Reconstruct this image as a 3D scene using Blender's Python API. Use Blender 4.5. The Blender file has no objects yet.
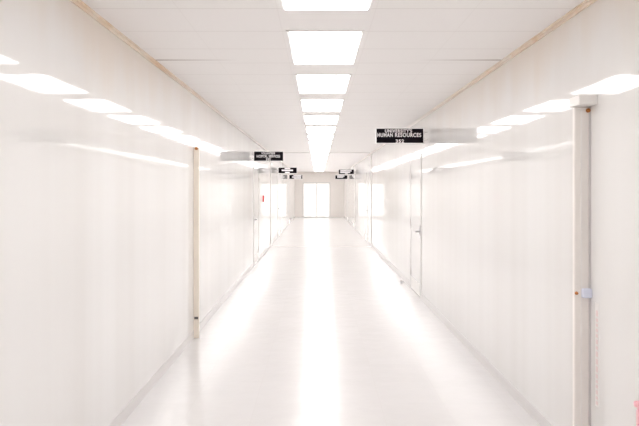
import bpy, bmesh, math, random
from mathutils import Vector, Matrix
random.seed(4)
S = bpy.context.scene
C = S.collection

# ---------------------------------------------------------------- sizes (metres); x right, y down the hall, z up
XL, XR = -1.395, 1.570          # side walls
H = 2.76                        # ceiling height
Y0, Y1 = -3.2, 34.0             # back wall, end wall
EYE = 1.66

# ---------------------------------------------------------------- helpers
def box(bm, x0, x1, y0, y1, z0, z1):
    v = [bm.verts.new(p) for p in ((x0,y0,z0),(x1,y0,z0),(x1,y1,z0),(x0,y1,z0),(x0,y0,z1),(x1,y0,z1),(x1,y1,z1),(x0,y1,z1))]
    for f in ((3,2,1,0),(4,5,6,7),(0,1,5,4),(1,2,6,5),(2,3,7,6),(3,0,4,7)):
        bm.faces.new([v[i] for i in f])

def cyl(bm, p0, p1, r, n=16, r2=None):
    p0, p1 = Vector(p0), Vector(p1)
    q = (p1-p0).to_track_quat('Z', 'Y')
    r2 = r if r2 is None else r2
    A = [bm.verts.new(p0 + q @ Vector((r*math.cos(2*math.pi*i/n), r*math.sin(2*math.pi*i/n), 0))) for i in range(n)]
    B = [bm.verts.new(p1 + q @ Vector((r2*math.cos(2*math.pi*i/n), r2*math.sin(2*math.pi*i/n), 0))) for i in range(n)]
    for i in range(n):
        j = (i+1) % n
        bm.faces.new((A[i], A[j], B[j], B[i]))
    bm.faces.new(A[::-1]); bm.faces.new(B)

def obj(name, bm, m, parent=None, bevel=0.0, seg=2):
    bmesh.ops.recalc_face_normals(bm, faces=bm.faces[:])
    if bevel:
        bmesh.ops.bevel(bm, geom=bm.edges[:], offset=bevel, segments=seg, profile=.5, affect='EDGES')
    me = bpy.data.meshes.new(name); bm.to_mesh(me); bm.free()
    me.materials.append(m)
    o = bpy.data.objects.new(name, me); C.objects.link(o)
    if parent: o.parent = parent
    return o

def struct(name, bm, m, bevel=0.0):
    o = obj(name, bm, m, None, bevel); o['kind'] = 'structure'; return o

def thing(name, label, cat, loc=(0,0,0), group=None):
    o = bpy.data.objects.new(name, None); C.objects.link(o)
    o.location = loc; o.empty_display_size = .1
    o['label'] = label; o['category'] = cat
    if group: o['group'] = group
    return o

# ---------------------------------------------------------------- materials
def mat(name):
    m = bpy.data.materials.new(name); m.use_nodes = True
    return m, m.node_tree, m.node_tree.nodes['Principled BSDF']

def N(nt, t, **kw):
    n = nt.nodes.new(t)
    for k, v in kw.items():
        if k in n.inputs: n.inputs[k].default_value = v
        else: setattr(n, k, v)
    return n

def plain(name, col, rough=.4, spec=.5, metal=0, coat=0):
    m, nt, b = mat(name)
    # a faint wear variation so that no surface is a dead flat colour
    tc = N(nt, 'ShaderNodeTexCoord'); no = N(nt, 'ShaderNodeTexNoise', Scale=9.0, Detail=4.0)
    nt.links.new(tc.outputs['Object'], no.inputs['Vector'])
    mx = N(nt, 'ShaderNodeMix', data_type='RGBA')
    mx.inputs['A'].default_value = (*[c*.94 for c in col], 1); mx.inputs['B'].default_value = (*col, 1)
    nt.links.new(no.outputs['Fac'], mx.inputs['Factor']); nt.links.new(mx.outputs['Result'], b.inputs['Base Color'])
    b.inputs['Roughness'].default_value = rough; b.inputs['Specular IOR Level'].default_value = spec
    b.inputs['Metallic'].default_value = metal; b.inputs['Coat Weight'].default_value = coat
    b.inputs['Coat Roughness'].default_value = .04
    return m

def gloss_wall(name, col, col2, rough=.05, bump=.0006):
    """glossy enamel wall: faint upright tonal bands, mirror-like gloss, slight waviness along the height"""
    m, nt, b = mat(name)
    ge = N(nt, 'ShaderNodeNewGeometry'); L = nt.links.new
    mp = N(nt, 'ShaderNodeMapping'); mp.inputs['Scale'].default_value = (1, 2.2, .05)
    L(ge.outputs['Position'], mp.inputs['Vector'])
    no = N(nt, 'ShaderNodeTexNoise', Scale=1.0, Detail=3.0, Roughness=.55); L(mp.outputs[0], no.inputs['Vector'])
    rp = N(nt, 'ShaderNodeMapRange'); rp.inputs['From Min'].default_value = .3; rp.inputs['From Max'].default_value = .7
    L(no.outputs['Fac'], rp.inputs['Value'])
    mx = N(nt, 'ShaderNodeMix', data_type='RGBA')
    mx.inputs['A'].default_value = (*col, 1); mx.inputs['B'].default_value = (*col2, 1)
    L(rp.outputs[0], mx.inputs['Factor'])
    # warm tan streaks running down from the ceiling line, ragged at their lower edge, only along the first metres
    sx = N(nt, 'ShaderNodeSeparateXYZ'); L(ge.outputs['Position'], sx.inputs[0])
    ms = N(nt, 'ShaderNodeMapping'); ms.inputs['Scale'].default_value = (1, 1.7, .25); L(ge.outputs['Position'], ms.inputs['Vector'])
    ns = N(nt, 'ShaderNodeTexNoise', Scale=1.0, Detail=4.0, Roughness=.6); L(ms.outputs[0], ns.inputs['Vector'])
    ad = N(nt, 'ShaderNodeMath', operation='MULTIPLY_ADD'); L(ns.outputs['Fac'], ad.inputs[0]); ad.inputs[1].default_value = .9; L(sx.outputs['Z'], ad.inputs[2])
    r1 = N(nt, 'ShaderNodeMapRange', interpolation_type='SMOOTHSTEP'); r1.inputs['From Min'].default_value = 2.75; r1.inputs['From Max'].default_value = 3.25; L(ad.outputs[0], r1.inputs['Value'])
    r2 = N(nt, 'ShaderNodeMapRange'); r2.inputs['From Min'].default_value = 4.0; r2.inputs['From Max'].default_value = 10.0
    r2.inputs['To Min'].default_value = .8; r2.inputs['To Max'].default_value = 0; L(sx.outputs['Y'], r2.inputs['Value'])
    mu = N(nt, 'ShaderNodeMath', operation='MULTIPLY'); L(r1.outputs[0], mu.inputs[0]); L(r2.outputs[0], mu.inputs[1])
    mst = N(nt, 'ShaderNodeMix', data_type='RGBA'); mst.inputs['B'].default_value = (.77,.68,.59,1); L(mx.outputs['Result'], mst.inputs['A'])
    L(mu.outputs[0], mst.inputs['Factor']); L(mst.outputs['Result'], b.inputs['Base Color'])
    b.inputs['Roughness'].default_value = .5; b.inputs['Specular IOR Level'].default_value = .0
    b.inputs['Coat Weight'].default_value = 1.0; b.inputs['Coat Roughness'].default_value = rough; b.inputs['Coat IOR'].default_value = 1.82
    mp2 = N(nt, 'ShaderNodeMapping'); mp2.inputs['Scale'].default_value = (1, .6, 7)
    L(ge.outputs['Position'], mp2.inputs['Vector'])
    n2 = N(nt, 'ShaderNodeTexNoise', Scale=1.0, Detail=2.0); L(mp2.outputs[0], n2.inputs['Vector'])
    bp = N(nt, 'ShaderNodeBump', Strength=1.0, Distance=bump); L(n2.outputs['Fac'], bp.inputs['Height'])
    L(bp.outputs[0], b.inputs['Coat Normal'])
    return m

M = {}
M['wall'] = gloss_wall('gloss_enamel', (.775,.760,.745), (.825,.818,.81))
M['door'] = gloss_wall('gloss_door', (.78,.77,.757), (.80,.793,.785))
M['end'] = plain('end_wall_paint', (.88,.835,.80), .5)
M['frame'] = plain('door_frame_paint', (.80,.785,.765), .3)
M['post'] = plain('post_cream_paint', (.93,.85,.75), .35)
M['post_grey'] = plain('post_warm_grey_paint', (.88,.84,.805), .35)
M['cap'] = plain('cap_white_paint', (.88,.855,.83), .4)
M['rust'] = plain('rust', (.50,.20,.06), .8, .2)
M['steel'] = plain('satin_steel', (.62,.62,.65), .3, .5, 1)
M['latch'] = plain('pale_blue_plastic', (.72,.75,.88), .3)
M['dark'] = plain('dark_rubber', (.10,.09,.09), .6)
M['grey'] = plain('grey_metal', (.62,.59,.58), .4)
M['black'] = plain('black_sign_plastic', (.004,.002,.005), .5, .12)
M['white'] = plain('white_lettering', (.97,.95,.97), .5)
M['edge'] = plain('white_sign_halo', (.94,.93,.93), .4)
M['bracket'] = plain('white_bracket', (.9,.88,.87), .4)
M['red'] = plain('red_plastic', (.72,.06,.06), .35)
M['pink'] = plain('pink_plastic', (.95,.50,.56), .4)
M['faded'] = plain('faded_red_print', (.80,.66,.65), .6)
M['clear'] = plain('pale_sticker', (.81,.79,.775), .5)
M['base'] = plain('base_crease_shade', (.735,.712,.71), .25)  # greyed below the wall colour to paint in shade along the floor crease
M['seam'] = plain('joint_strip', (.70,.675,.66), .5)
M['lframe'] = plain('white_light_frame', (.88,.86,.85), .4)

# ceiling: tiles 0.485 m by 0.6 m, faint joints, a dark worn joint reaching in from both walls, warm dust near walls
m, nt, b = mat('ceiling_tiles'); L = nt.links.new
ge = N(nt, 'ShaderNodeNewGeometry'); sp = N(nt, 'ShaderNodeSeparateXYZ'); L(ge.outputs['Position'], sp.inputs[0])
def math_(op, a, bb=None):
    n = nt.nodes.new('ShaderNodeMath'); n.operation = op
    for i, v in enumerate((a, bb)):
        if v is None: continue
        if isinstance(v, (int, float)): n.inputs[i].default_value = v
        else: L(v, n.inputs[i])
    return n.outputs[0]
TR = 1.455/3
fy = math_('FRACT', math_('DIVIDE', math_('ADD', sp.outputs['Y'], 20*TR - 2.42), TR))
fx = math_('FRACT', math_('DIVIDE', math_('ADD', sp.outputs['X'], 6.0-.05+.30), .60))
jy = math_('LESS_THAN', fy, .022); jx = math_('LESS_THAN', fx, .010)
j = math_('MULTIPLY', math_('MAXIMUM', jy, math_('MULTIPLY', jx, .3)), .16)
ax = math_('ABSOLUTE', math_('SUBTRACT', sp.outputs['X'], .09))
dk = math_('LESS_THAN', math_('ABSOLUTE', math_('SUBTRACT', sp.outputs['Y'], 4.74)), .014)
mr = N(nt, 'ShaderNodeMapRange'); mr.inputs['From Min'].default_value = .75; mr.inputs['From Max'].default_value = 1.48
L(ax, mr.inputs['Value'])
d2 = math_('MULTIPLY', dk, math_('MULTIPLY', mr.outputs[0], .85))
fac = math_('MAXIMUM', j, d2)
no = N(nt, 'ShaderNodeTexNoise', Scale=1.3, Detail=5.0)
mp = N(nt, 'ShaderNodeMapping'); mp.inputs['Scale'].default_value = (1, .5, 1); L(ge.outputs['Position'], mp.inputs[0]); L(mp.outputs[0], no.inputs['Vector'])
m1 = N(nt, 'ShaderNodeMix', data_type='RGBA'); m1.inputs['A'].default_value = (.935,.912,.90,1); m1.inputs['B'].default_value = (.95,.932,.922,1)
L(no.outputs['Fac'], m1.inputs['Factor'])
m2 = N(nt, 'ShaderNodeMix', data_type='RGBA'); m2.inputs['B'].default_value = (.20,.14,.11,1)
L(m1.outputs['Result'], m2.inputs['A']); L(fac, m2.inputs['Factor']); L(m2.outputs['Result'], b.inputs['Base Color'])
b.inputs['Roughness'].default_value = .55; b.inputs['Specular IOR Level'].default_value = .3
M['ceil'] = m

# floor: polished pale vinyl tiles
m, nt, b = mat('polished_floor'); L = nt.links.new
ge = N(nt, 'ShaderNodeNewGeometry')
br = N(nt, 'ShaderNodeTexBrick', Scale=1.0); br.offset = 0; br.inputs['Brick Width'].default_value = .485; br.inputs['Row Height'].default_value = .485
br.inputs['Mortar Size'].default_value = .002
br.inputs['Color1'].default_value = (.695,.68,.682,1); br.inputs['Color2'].default_value = (.71,.697,.70,1); br.inputs['Mortar'].default_value = (.68,.66,.66,1)
L(ge.outputs['Position'], br.inputs['Vector']); L(br.outputs['Color'], b.inputs['Base Color'])
b.inputs['Roughness'].default_value = .5; b.inputs['Specular IOR Level'].default_value = 0
b.inputs['Coat Weight'].default_value = 1.0; b.inputs['Coat Roughness'].default_value = .20; b.inputs['Coat IOR'].default_value = 1.78
n2 = N(nt, 'ShaderNodeTexNoise', Scale=5.0, Detail=2.0); L(ge.outputs['Position'], n2.inputs['Vector'])
bp = N(nt, 'ShaderNodeBump', Strength=1.0, Distance=.004); L(n2.outputs['Fac'], bp.inputs['Height']); L(bp.outputs[0], b.inputs['Coat Normal'])
M['floor'] = m

# cornice: cream strip with peach water stains
m, nt, b = mat('stained_cornice'); L = nt.links.new
ge = N(nt, 'ShaderNodeNewGeometry'); no = N(nt, 'ShaderNodeTexNoise', Scale=1.6, Detail=5.0, Roughness=.7); L(ge.outputs['Position'], no.inputs['Vector'])
cr = N(nt, 'ShaderNodeValToRGB'); cr.color_ramp.elements[0].position = .36; cr.color_ramp.elements[0].color = (.74,.52,.34,1)
cr.color_ramp.elements[1].position = .62; cr.color_ramp.elements[1].color = (.86,.77,.67,1)
L(no.outputs['Fac'], cr.inputs[0])
sy = N(nt, 'ShaderNodeSeparateXYZ'); L(ge.outputs['Position'], sy.inputs[0])   # the leaks stained the strip only along its first metres
my = N(nt, 'ShaderNodeMapRange'); my.inputs['From Min'].default_value = 3.6; my.inputs['From Max'].default_value = 9.0; L(sy.outputs['Y'], my.inputs['Value'])
mc = N(nt, 'ShaderNodeMix', data_type='RGBA'); mc.inputs['B'].default_value = (.86,.825,.79,1); L(cr.outputs[0], mc.inputs['A'])
L(my.outputs[0], mc.inputs['Factor']); L(mc.outputs['Result'], b.inputs['Base Color']); b.inputs['Roughness'].default_value = .5
M['cornice'] = m

# lit diffuser of the ceiling lights
LIT = []
for st in (9.2, 10.0, 12.5):      # strength raised in steps farther on, added to brighten the far hall
    m, nt, b = mat('lit_diffuser')
    b.inputs['Base Color'].default_value = (.9,.9,.9,1); b.inputs['Emission Color'].default_value = (1,.985,.972,1)
    b.inputs['Emission Strength'].default_value = st
    LIT.append(m)

m, nt, b = mat('daylit_frosted_pane')
b.inputs['Base Color'].default_value = (.9,.9,.88,1); b.inputs['Emission Color'].default_value = (1,.99,.97,1)
b.inputs['Emission Strength'].default_value = .55; b.inputs['Roughness'].default_value = .3
M['pane'] = m

# ---------------------------------------------------------------- the shell
T = .12
bm = bmesh.new(); box(bm, XL-T, XR+T, Y0-T, Y1+T, -.1, 0); struct('floor', bm, M['floor'])
bm = bmesh.new(); box(bm, XL-T, XR+T, Y0-T, Y1+T, H, H+.1); struct('ceiling', bm, M['ceil'])
bm = bmesh.new(); box(bm, XL-T, XL, Y0-T, Y1+T, 0, H); struct('wall_left', bm, M['wall'])
bm = bmesh.new(); box(bm, XR, XR+T, Y0-T, Y1+T, 0, H); struct('wall_right', bm, M['wall'])
bm = bmesh.new(); box(bm, XL, XR, Y1, Y1+T, 0, H); struct('wall_end', bm, M['end'])
bm = bmesh.new(); box(bm, XL, XR, Y0-T, Y0, 0, H); struct('wall_back', bm, M['wall'])
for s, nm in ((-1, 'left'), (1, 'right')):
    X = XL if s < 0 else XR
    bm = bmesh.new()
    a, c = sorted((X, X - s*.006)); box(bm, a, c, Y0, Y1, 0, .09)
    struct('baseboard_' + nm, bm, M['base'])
# cornices (wall angle of the ceiling grid)
for k, s in ((1, -1), (2, 1)):
    X = XL if s < 0 else XR
    bm = bmesh.new()
    prof = [(0, H), (.022, H), (.022, H-.008), (.008, H-.012), (.008, H-.034), (0, H-.034)]
    A = [bm.verts.new((X - s*px, Y0, z)) for px, z in prof]; B = [bm.verts.new((X - s*px, Y1, z)) for px, z in prof]
    for i in range(6):
        bm.faces.new((A[i], A[(i+1) % 6], B[(i+1) % 6], B[i]))
    bm.faces.new(A); bm.faces.new(B)
    struct('trim_%d' % k, bm, M['cornice'])
# joint frame running round the corridor
bm = bmesh.new(); YJ = 16.4
box(bm, XL, XL+.012, YJ, YJ+.10, 0, H-.06)
box(bm, XR-.012, XR, YJ, YJ+.10, 0, H-.06)
box(bm, XL+.046, XR-.046, YJ, YJ+.10, H-.012, H)
box(bm, XL+.012, XR-.012, YJ, YJ+.10, 0, .003)
struct('trim_3', bm, M['seam'])

# ---------------------------------------------------------------- doors
def side_door(n, s, y0, y1, h=2.22):
    """flush door in a side wall, s = -1 left / 1 right; y0 is the near (latch) edge"""
    X = XL if s < 0 else XR
    d = bpy.data.objects.new('door_%d' % n, None); C.objects.link(d); d.location = (X, (y0+y1)/2, 0); d['kind'] = 'structure'
    def B(bm, t0, t1, ya, yb, za, zb):
        a, c = sorted((-s*t0, -s*t1)); m_ = (y0+y1)/2
        box(bm, a, c, ya-m_, yb-m_, za, zb)
    bm = bmesh.new(); B(bm, .0, .008, y0+.047, y1-.047, .006, h-.047); obj('door_leaf', bm, M['door'], d)
    bm = bmesh.new(); B(bm, 0, .012, y0, y0+.045, 0, h); B(bm, 0, .012, y1-.045, y1, 0, h); B(bm, 0, .012, y0+.045, y1-.045, h-.045, h)
    obj('door_frame', bm, M['door'], d)
    for z in (.30, 1.10, 1.90):
        bm = bmesh.new(); B(bm, .008, .018, y1-.066, y1-.050, z-.05, z+.05); o = obj('hinge', bm, M['grey'], d)
    bm = bmesh.new(); m_ = (y0+y1)/2
    B(bm, .008, .014, y0+.075, y0+.125, .93, 1.10)
    cyl(bm, (-s*.012, y0+.10-m_, 1.02), (-s*.055, y0+.10-m_, 1.02), .010)
    B(bm, .046, .064, y0+.09, y0+.21, 1.010, 1.030)
    obj('door_handle', bm, M['steel'], d)
    bm = bmesh.new(); B(bm, .008, .011, y0+.10, y1-.10, .03, .22); obj('kick_plate', bm, M['frame'], d)
side_door(1, 1, 8.50, 9.46)
side_door(2, 1, 17.6, 18.6)
side_door(3, 1, 24.0, 25.0)
side_door(4, 1, 29.4, 30.4)
side_door(5, -1, 12.1, 13.1)
side_door(6, -1, 19.4, 20.4)
side_door(7, -1, 26.6, 27.6)
# double door in the end wall
d = bpy.data.objects.new('door_8', None); C.objects.link(d); d['kind'] = 'structure'; d.location = (-.09, Y1, 0)
W2 = .84; HD = 2.13
for s in (-1, 1):
    bm = bmesh.new(); a, c = sorted((s*.004, s*(W2-.05))); box(bm, a, c, -.022, 0, .01, HD-.05); lf = obj('door_leaf', bm, M['door'], d)
    bm = bmesh.new(); a, c = sorted((s*.03, s*(W2-.07))); box(bm, a, c, -.028, -.022, .06, HD-.09); obj('frosted_pane', bm, M['pane'], lf)
    bm = bmesh.new(); a, c = sorted((s*.08, s*.10)); box(bm, a, c, -.07, -.05, .9, 1.2)
    box(bm, a, c, -.05, -.022, .92, .95); box(bm, a, c, -.05, -.022, 1.15, 1.18); obj('pull_handle', bm, M['steel'], lf)
bm = bmesh.new(); box(bm, -W2, -W2+.045, -.035, 0, 0, HD); box(bm, W2-.045, W2, -.035, 0, 0, HD); box(bm, -W2+.045, W2-.045, -.035, 0, HD-.045, HD)
obj('door_frame', bm, M['frame'], d)

# ---------------------------------------------------------------- ceiling lights
LX, LW, LL, P = .05, .50, .955, 1.455
def make_light(lit):
    t = thing('ceiling_light', '', 'ceiling light')
    bm = bmesh.new(); f = .022; a, c = LW/2, LL/2
    box(bm, -a-f, a+f, -c-f, -c, -.008, 0); box(bm, -a-f, a+f, c, c+f, -.008, 0)
    box(bm, -a-f, -a, -c, c, -.008, 0); box(bm, a, a+f, -c, c, -.008, 0)
    obj('frame', bm, M['lframe'], t)
    bm = bmesh.new(); box(bm, -a, a, -c, c, -.014, 0); obj('diffuser', bm, lit, t)
    return t
LTS = [make_light(m_) for m_ in LIT]; used = set()
words = ['nearest lit ceiling panel, cut off by the top edge of the photo', 'second lit ceiling panel from the camera, first one wholly in view',
         'third lit ceiling panel from the camera', 'fourth lit ceiling panel from the camera', 'fifth lit ceiling panel from the camera',
         'sixth lit ceiling panel from the camera', 'seventh lit ceiling panel from the camera', 'eighth lit ceiling panel from the camera',
         'ninth lit ceiling panel from the camera', 'tenth lit ceiling panel, first one past the joint line across the corridor']
ords = ['eleventh','twelfth','thirteenth','fourteenth','fifteenth','sixteenth','seventeenth','eighteenth','nineteenth','twentieth','twenty-first']
words += ['%s lit panel from the camera in the far ceiling row' % w for w in ords]
words += ['last and farthest lit ceiling panel, nearest the end wall']
for k in range(-3, 21):
    y = 2.90 + P*k
    q = 0 if k < 4 else 1 if k < 9 else 2
    L0 = LTS[q]
    if q not in used: t = L0; used.add(q)
    else:
        t = L0.copy(); C.objects.link(t)
        for ch in list(L0.children):
            c = ch.copy(); C.objects.link(c); c.parent = t
    t.location = (LX, y, H); t['group'] = 'lit panels along the ceiling'
    t['label'] = words[k] if 0 <= k < 20 else (words[-1] if k == 20 else 'lit ceiling panel behind the camera')
    t['category'] = 'ceiling light'

# ---------------------------------------------------------------- projecting door signs
def text_mesh(body, width, height, m, parent, cx, cz, y):
    cu = bpy.data.curves.new('lettering', 'FONT'); cu.body = body; cu.size = 1; cu.extrude = .0; cu.offset = .032; cu.space_character = 1.12
    tmp = bpy.data.objects.new('tmp_text', cu); C.objects.link(tmp)
    dg = bpy.context.evaluated_depsgraph_get(); me = bpy.data.meshes.new_from_object(tmp.evaluated_get(dg))
    bpy.data.objects.remove(tmp); bpy.data.curves.remove(cu)
    xs = [v.co.x for v in me.vertices]; ys = [v.co.y for v in me.vertices]
    x0, x1, y0, y1 = min(xs), max(xs), min(ys), max(ys)
    bm = bmesh.new(); bm.from_mesh(me); bpy.data.meshes.remove(me)
    for v in bm.verts:
        v.co = Vector(((v.co.x-x0)/(x1-x0)*width - width/2 + cx, y, (v.co.y-y0)/(y1-y0)*height - height/2 + cz))
    r = bmesh.ops.extrude_face_region(bm, geom=bm.faces[:])
    for g in r['geom']:
        if isinstance(g, bmesh.types.BMVert): g.co.y -= .003
    return obj('lettering', bm, m, parent)

def sign(y, s, z0, z1, w, label, lines=(), bars=()):
    """flag sign standing out from the wall; lines: (text, centre x share, width share, centre z share, height share)"""
    X = XL if s < 0 else XR
    t = thing('door_sign', label, 'sign', (X, y, z0), 'black door signs standing out from the walls')
    gap = .05; e = .012
    x0, x1 = (gap, gap+w) if s < 0 else (-gap-w, -gap); h = z1-z0; cx = (x0+x1)/2
    bm = bmesh.new(); box(bm, x0, x1, -.012, .012, 0, h); obj('panel', bm, M['black'], t)
    bm = bmesh.new()
    box(bm, x0-e, x1+e, -.014, .014, -e, 0); box(bm, x0-e, x1+e, -.014, .014, h, h+e)
    box(bm, x0-e, x0, -.014, .014, 0, h); box(bm, x1, x1+e, -.014, .014, 0, h)
    obj('frame', bm, M['edge'], t)  # added white rim standing in for the bright halo round the panel
    for zz in (.25, .75):
        bm = bmesh.new(); a, c = ((0, x0-e) if s < 0 else (x1+e, 0)); box(bm, a, c, -.008, .008, h*zz-.012, h*zz+.012)
        obj('bracket', bm, M['bracket'], t)
    for body, fx, fw, fz, fh in lines:
        text_mesh(body, w*fw, h*fh, M['white'], t, x0+w*fx, h*fz, -.0121)
    for fx, fw, fz, fh in bars:   # writing too far off to read
        bm = bmesh.new(); box(bm, x0+w*(fx-fw/2), x0+w*(fx+fw/2), -.0145, -.012, h*(fz-fh/2), h*(fz+fh/2)); obj('lettering', bm, M['white'], t)
    return t
sign(8.1, 1, 2.34, 2.545, .675, 'large black sign on right wall lettered in white, nearest of the door signs',
     [("UNIVERSITY'S", .47, .58, .85, .25), ('HUMAN', .185, .33, .56, .29), ('RESOURCES', .675, .56, .56, .29), ('352', .50, .18, .125, .24)])
sign(11.8, -1, 2.275, 2.465, .61, 'black sign with three white lines on left wall, nearest of the left signs',
     [('VOLUNTEER', .49, .48, .83, .24), ('HOSPITAL', .275, .38, .50, .30), ('SERVICES', .70, .39, .50, .30), ('352', .49, .16, .16, .26)])
sign(19.05, -1, 2.23, 2.42, .62, 'black sign with white middle, second along the left wall',
     bars=[(.49,.30,.84,.22), (.49,.62,.52,.26), (.49,.26,.16,.22)])
sign(26.3, -1, 2.18, 2.37, .61, 'small grey-looking black sign, farthest along the left wall',
     bars=[(.62,.62,.80,.24), (.56,.70,.46,.24), (.62,.55,.14,.16)])
sign(23.7, 1, 2.33, 2.52, .64, 'small black sign filled with white writing, second along the right wall',
     bars=[(.47,.74,.74,.30), (.42,.66,.38,.26), (.5,.18,.12,.16)])
sign(29.0, 1, 2.23, 2.42, .62, 'tiny dark sign, farthest along the right wall',
     bars=[(.45,.62,.80,.30), (.40,.50,.46,.22)])

# ---------------------------------------------------------------- wall posts
# right, near: warm grey boxed post with a stained cap and a latch box
t = thing('wall_post', 'thick warm grey post with stained cap standing against the right wall', 'post', (XR, 3.23, 0))
bm = bmesh.new(); box(bm, -.09, 0, 0, .03, 0, 2.14); obj('post', bm, M['post_grey'], t, .006)
bm = bmesh.new(); box(bm, -.055, -.048, -.004, 0, 0.02, 2.12); obj('groove_strip', bm, M['cap'], t)
bm = bmesh.new(); box(bm, -.105, 0, -.09, .04, 2.14, 2.195); obj('cap', bm, M['cap'], t, .006)
bm = bmesh.new(); cyl(bm, (-.014, 0, 2.118), (-.014, -.010, 2.118), .012, 12)
obj('rusty_bolt', bm, M['rust'], t)
bm = bmesh.new(); box(bm, -.055, 0, -.03, 0, 1.04, 1.095); obj('latch_box', bm, M['latch'], t, .008)
bm = bmesh.new(); cyl(bm, (-.080, 0, 1.065), (-.080, -.012, 1.065), .010, 14, .007); obj('knob', bm, M['rust'], t)
bm = bmesh.new(); box(bm, -.010, 0, -.008, 0, 0, 2.14); obj('crease_shadow', bm, M['grey'], t)  # grey strip painting in the contact shadow where post meets wall
# left: slim cream post
t = thing('wall_post', 'slim cream post with dark band near its foot against the left wall', 'post', (XL, 6.27, 0))
bm = bmesh.new(); box(bm, 0, .062, 0, .03, 0, 2.14); obj('post', bm, M['post'], t, .005)
bm = bmesh.new(); box(bm, .012, .054, -.010, 0, .215, .240); obj('band', bm, M['dark'], t)
bm = bmesh.new(); cyl(bm, (.034, 0, 2.125), (.034, -.006, 2.125), .018, 14); obj('bolt', bm, M['rust'], t)

# ---------------------------------------------------------------- small wall things
# red call point on left wall
t = thing('fire_alarm', 'small red fire alarm box on the left wall beyond the first sign', 'fire alarm', (XL-.003, 14.2, 1.36))
bm = bmesh.new(); box(bm, 0, .035, -.04, .04, 0, .16); obj('housing', bm, M['red'], t, .006)
bm = bmesh.new(); box(bm, .035, .041, -.025, .025, .05, .07); obj('pull_bar', bm, M['white'], t)
# pink box at the frame's right edge
t = thing('wall_box', 'pink plastic box low on the right wall at the lower right corner', 'box', (XR, 2.595, .32))
bm = bmesh.new(); box(bm, -.05, 0, -.12, .09, 0, .30); obj('body', bm, M['pink'], t, .015, 3)
bm = bmesh.new(); box(bm, -.056, 0, -.128, .098, .30, .33); obj('lid', bm, M['pink'], t, .008)
# narrow strip with faded print beside the near post
t = thing('wall_sticker', 'narrow upright sticker with faded red marks beside the right post', 'sticker', (XR, 3.15, .44))
bm = bmesh.new(); box(bm, -.001, 0, -.020, .020, 0, .585); obj('backing', bm, M['clear'], t)
bm = bmesh.new(); z = .012
while z < .55:
    l = random.uniform(.014, .034)
    if z + l < .575: box(bm, -.0022, -.001, -.011, .011, z, z+l)
    z += l + .012
o = obj('print', bm, M['faded'], t)
# door stop on the floor by the right wall
t = thing('door_stop', 'little grey door stop on the floor by the first right door', 'door stop', (1.49, 10.0, 0))
bm = bmesh.new(); cyl(bm, (0,0,0), (0,0,.008), .030, 20); cyl(bm, (0,0,.008), (0,0,.035), .020, 20, .016); obj('base', bm, M['steel'], t)
bm = bmesh.new(); cyl(bm, (0,0,.035), (0,0,.055), .022, 20, .018); obj('bumper', bm, M['grey'], t)

# ---------------------------------------------------------------- world, camera, view
w = bpy.data.worlds.new('World'); S.world = w; w.use_nodes = True
w.node_tree.nodes['Background'].inputs[0].default_value = (1,1,1,1); w.node_tree.nodes['Background'].inputs[1].default_value = .3
cam = bpy.data.cameras.new('camera'); co = bpy.data.objects.new('camera', cam); C.objects.link(co)
co.location = (0, 0, EYE); co.rotation_euler = (math.pi/2, 0, 0)
cam.sensor_fit = 'HORIZONTAL'; cam.sensor_width = 36; cam.lens = 560/639*36
cam.shift_x = (319.5-318)/639; cam.shift_y = -(213-190)/639; cam.clip_start = .05; cam.clip_end = 100
S.camera = co
vs = S.view_settings
S.display_settings.display_device = 'sRGB'
vs.view_transform = 'Standard'; vs.look = 'None'; vs.gamma = 1; vs.use_curve_mapping = False
vs.exposure = -0.14
cy = S.cycles
cy.max_bounces = 16; cy.diffuse_bounces = 10; cy.glossy_bounces = 8; cy.sample_clamp_indirect = 0
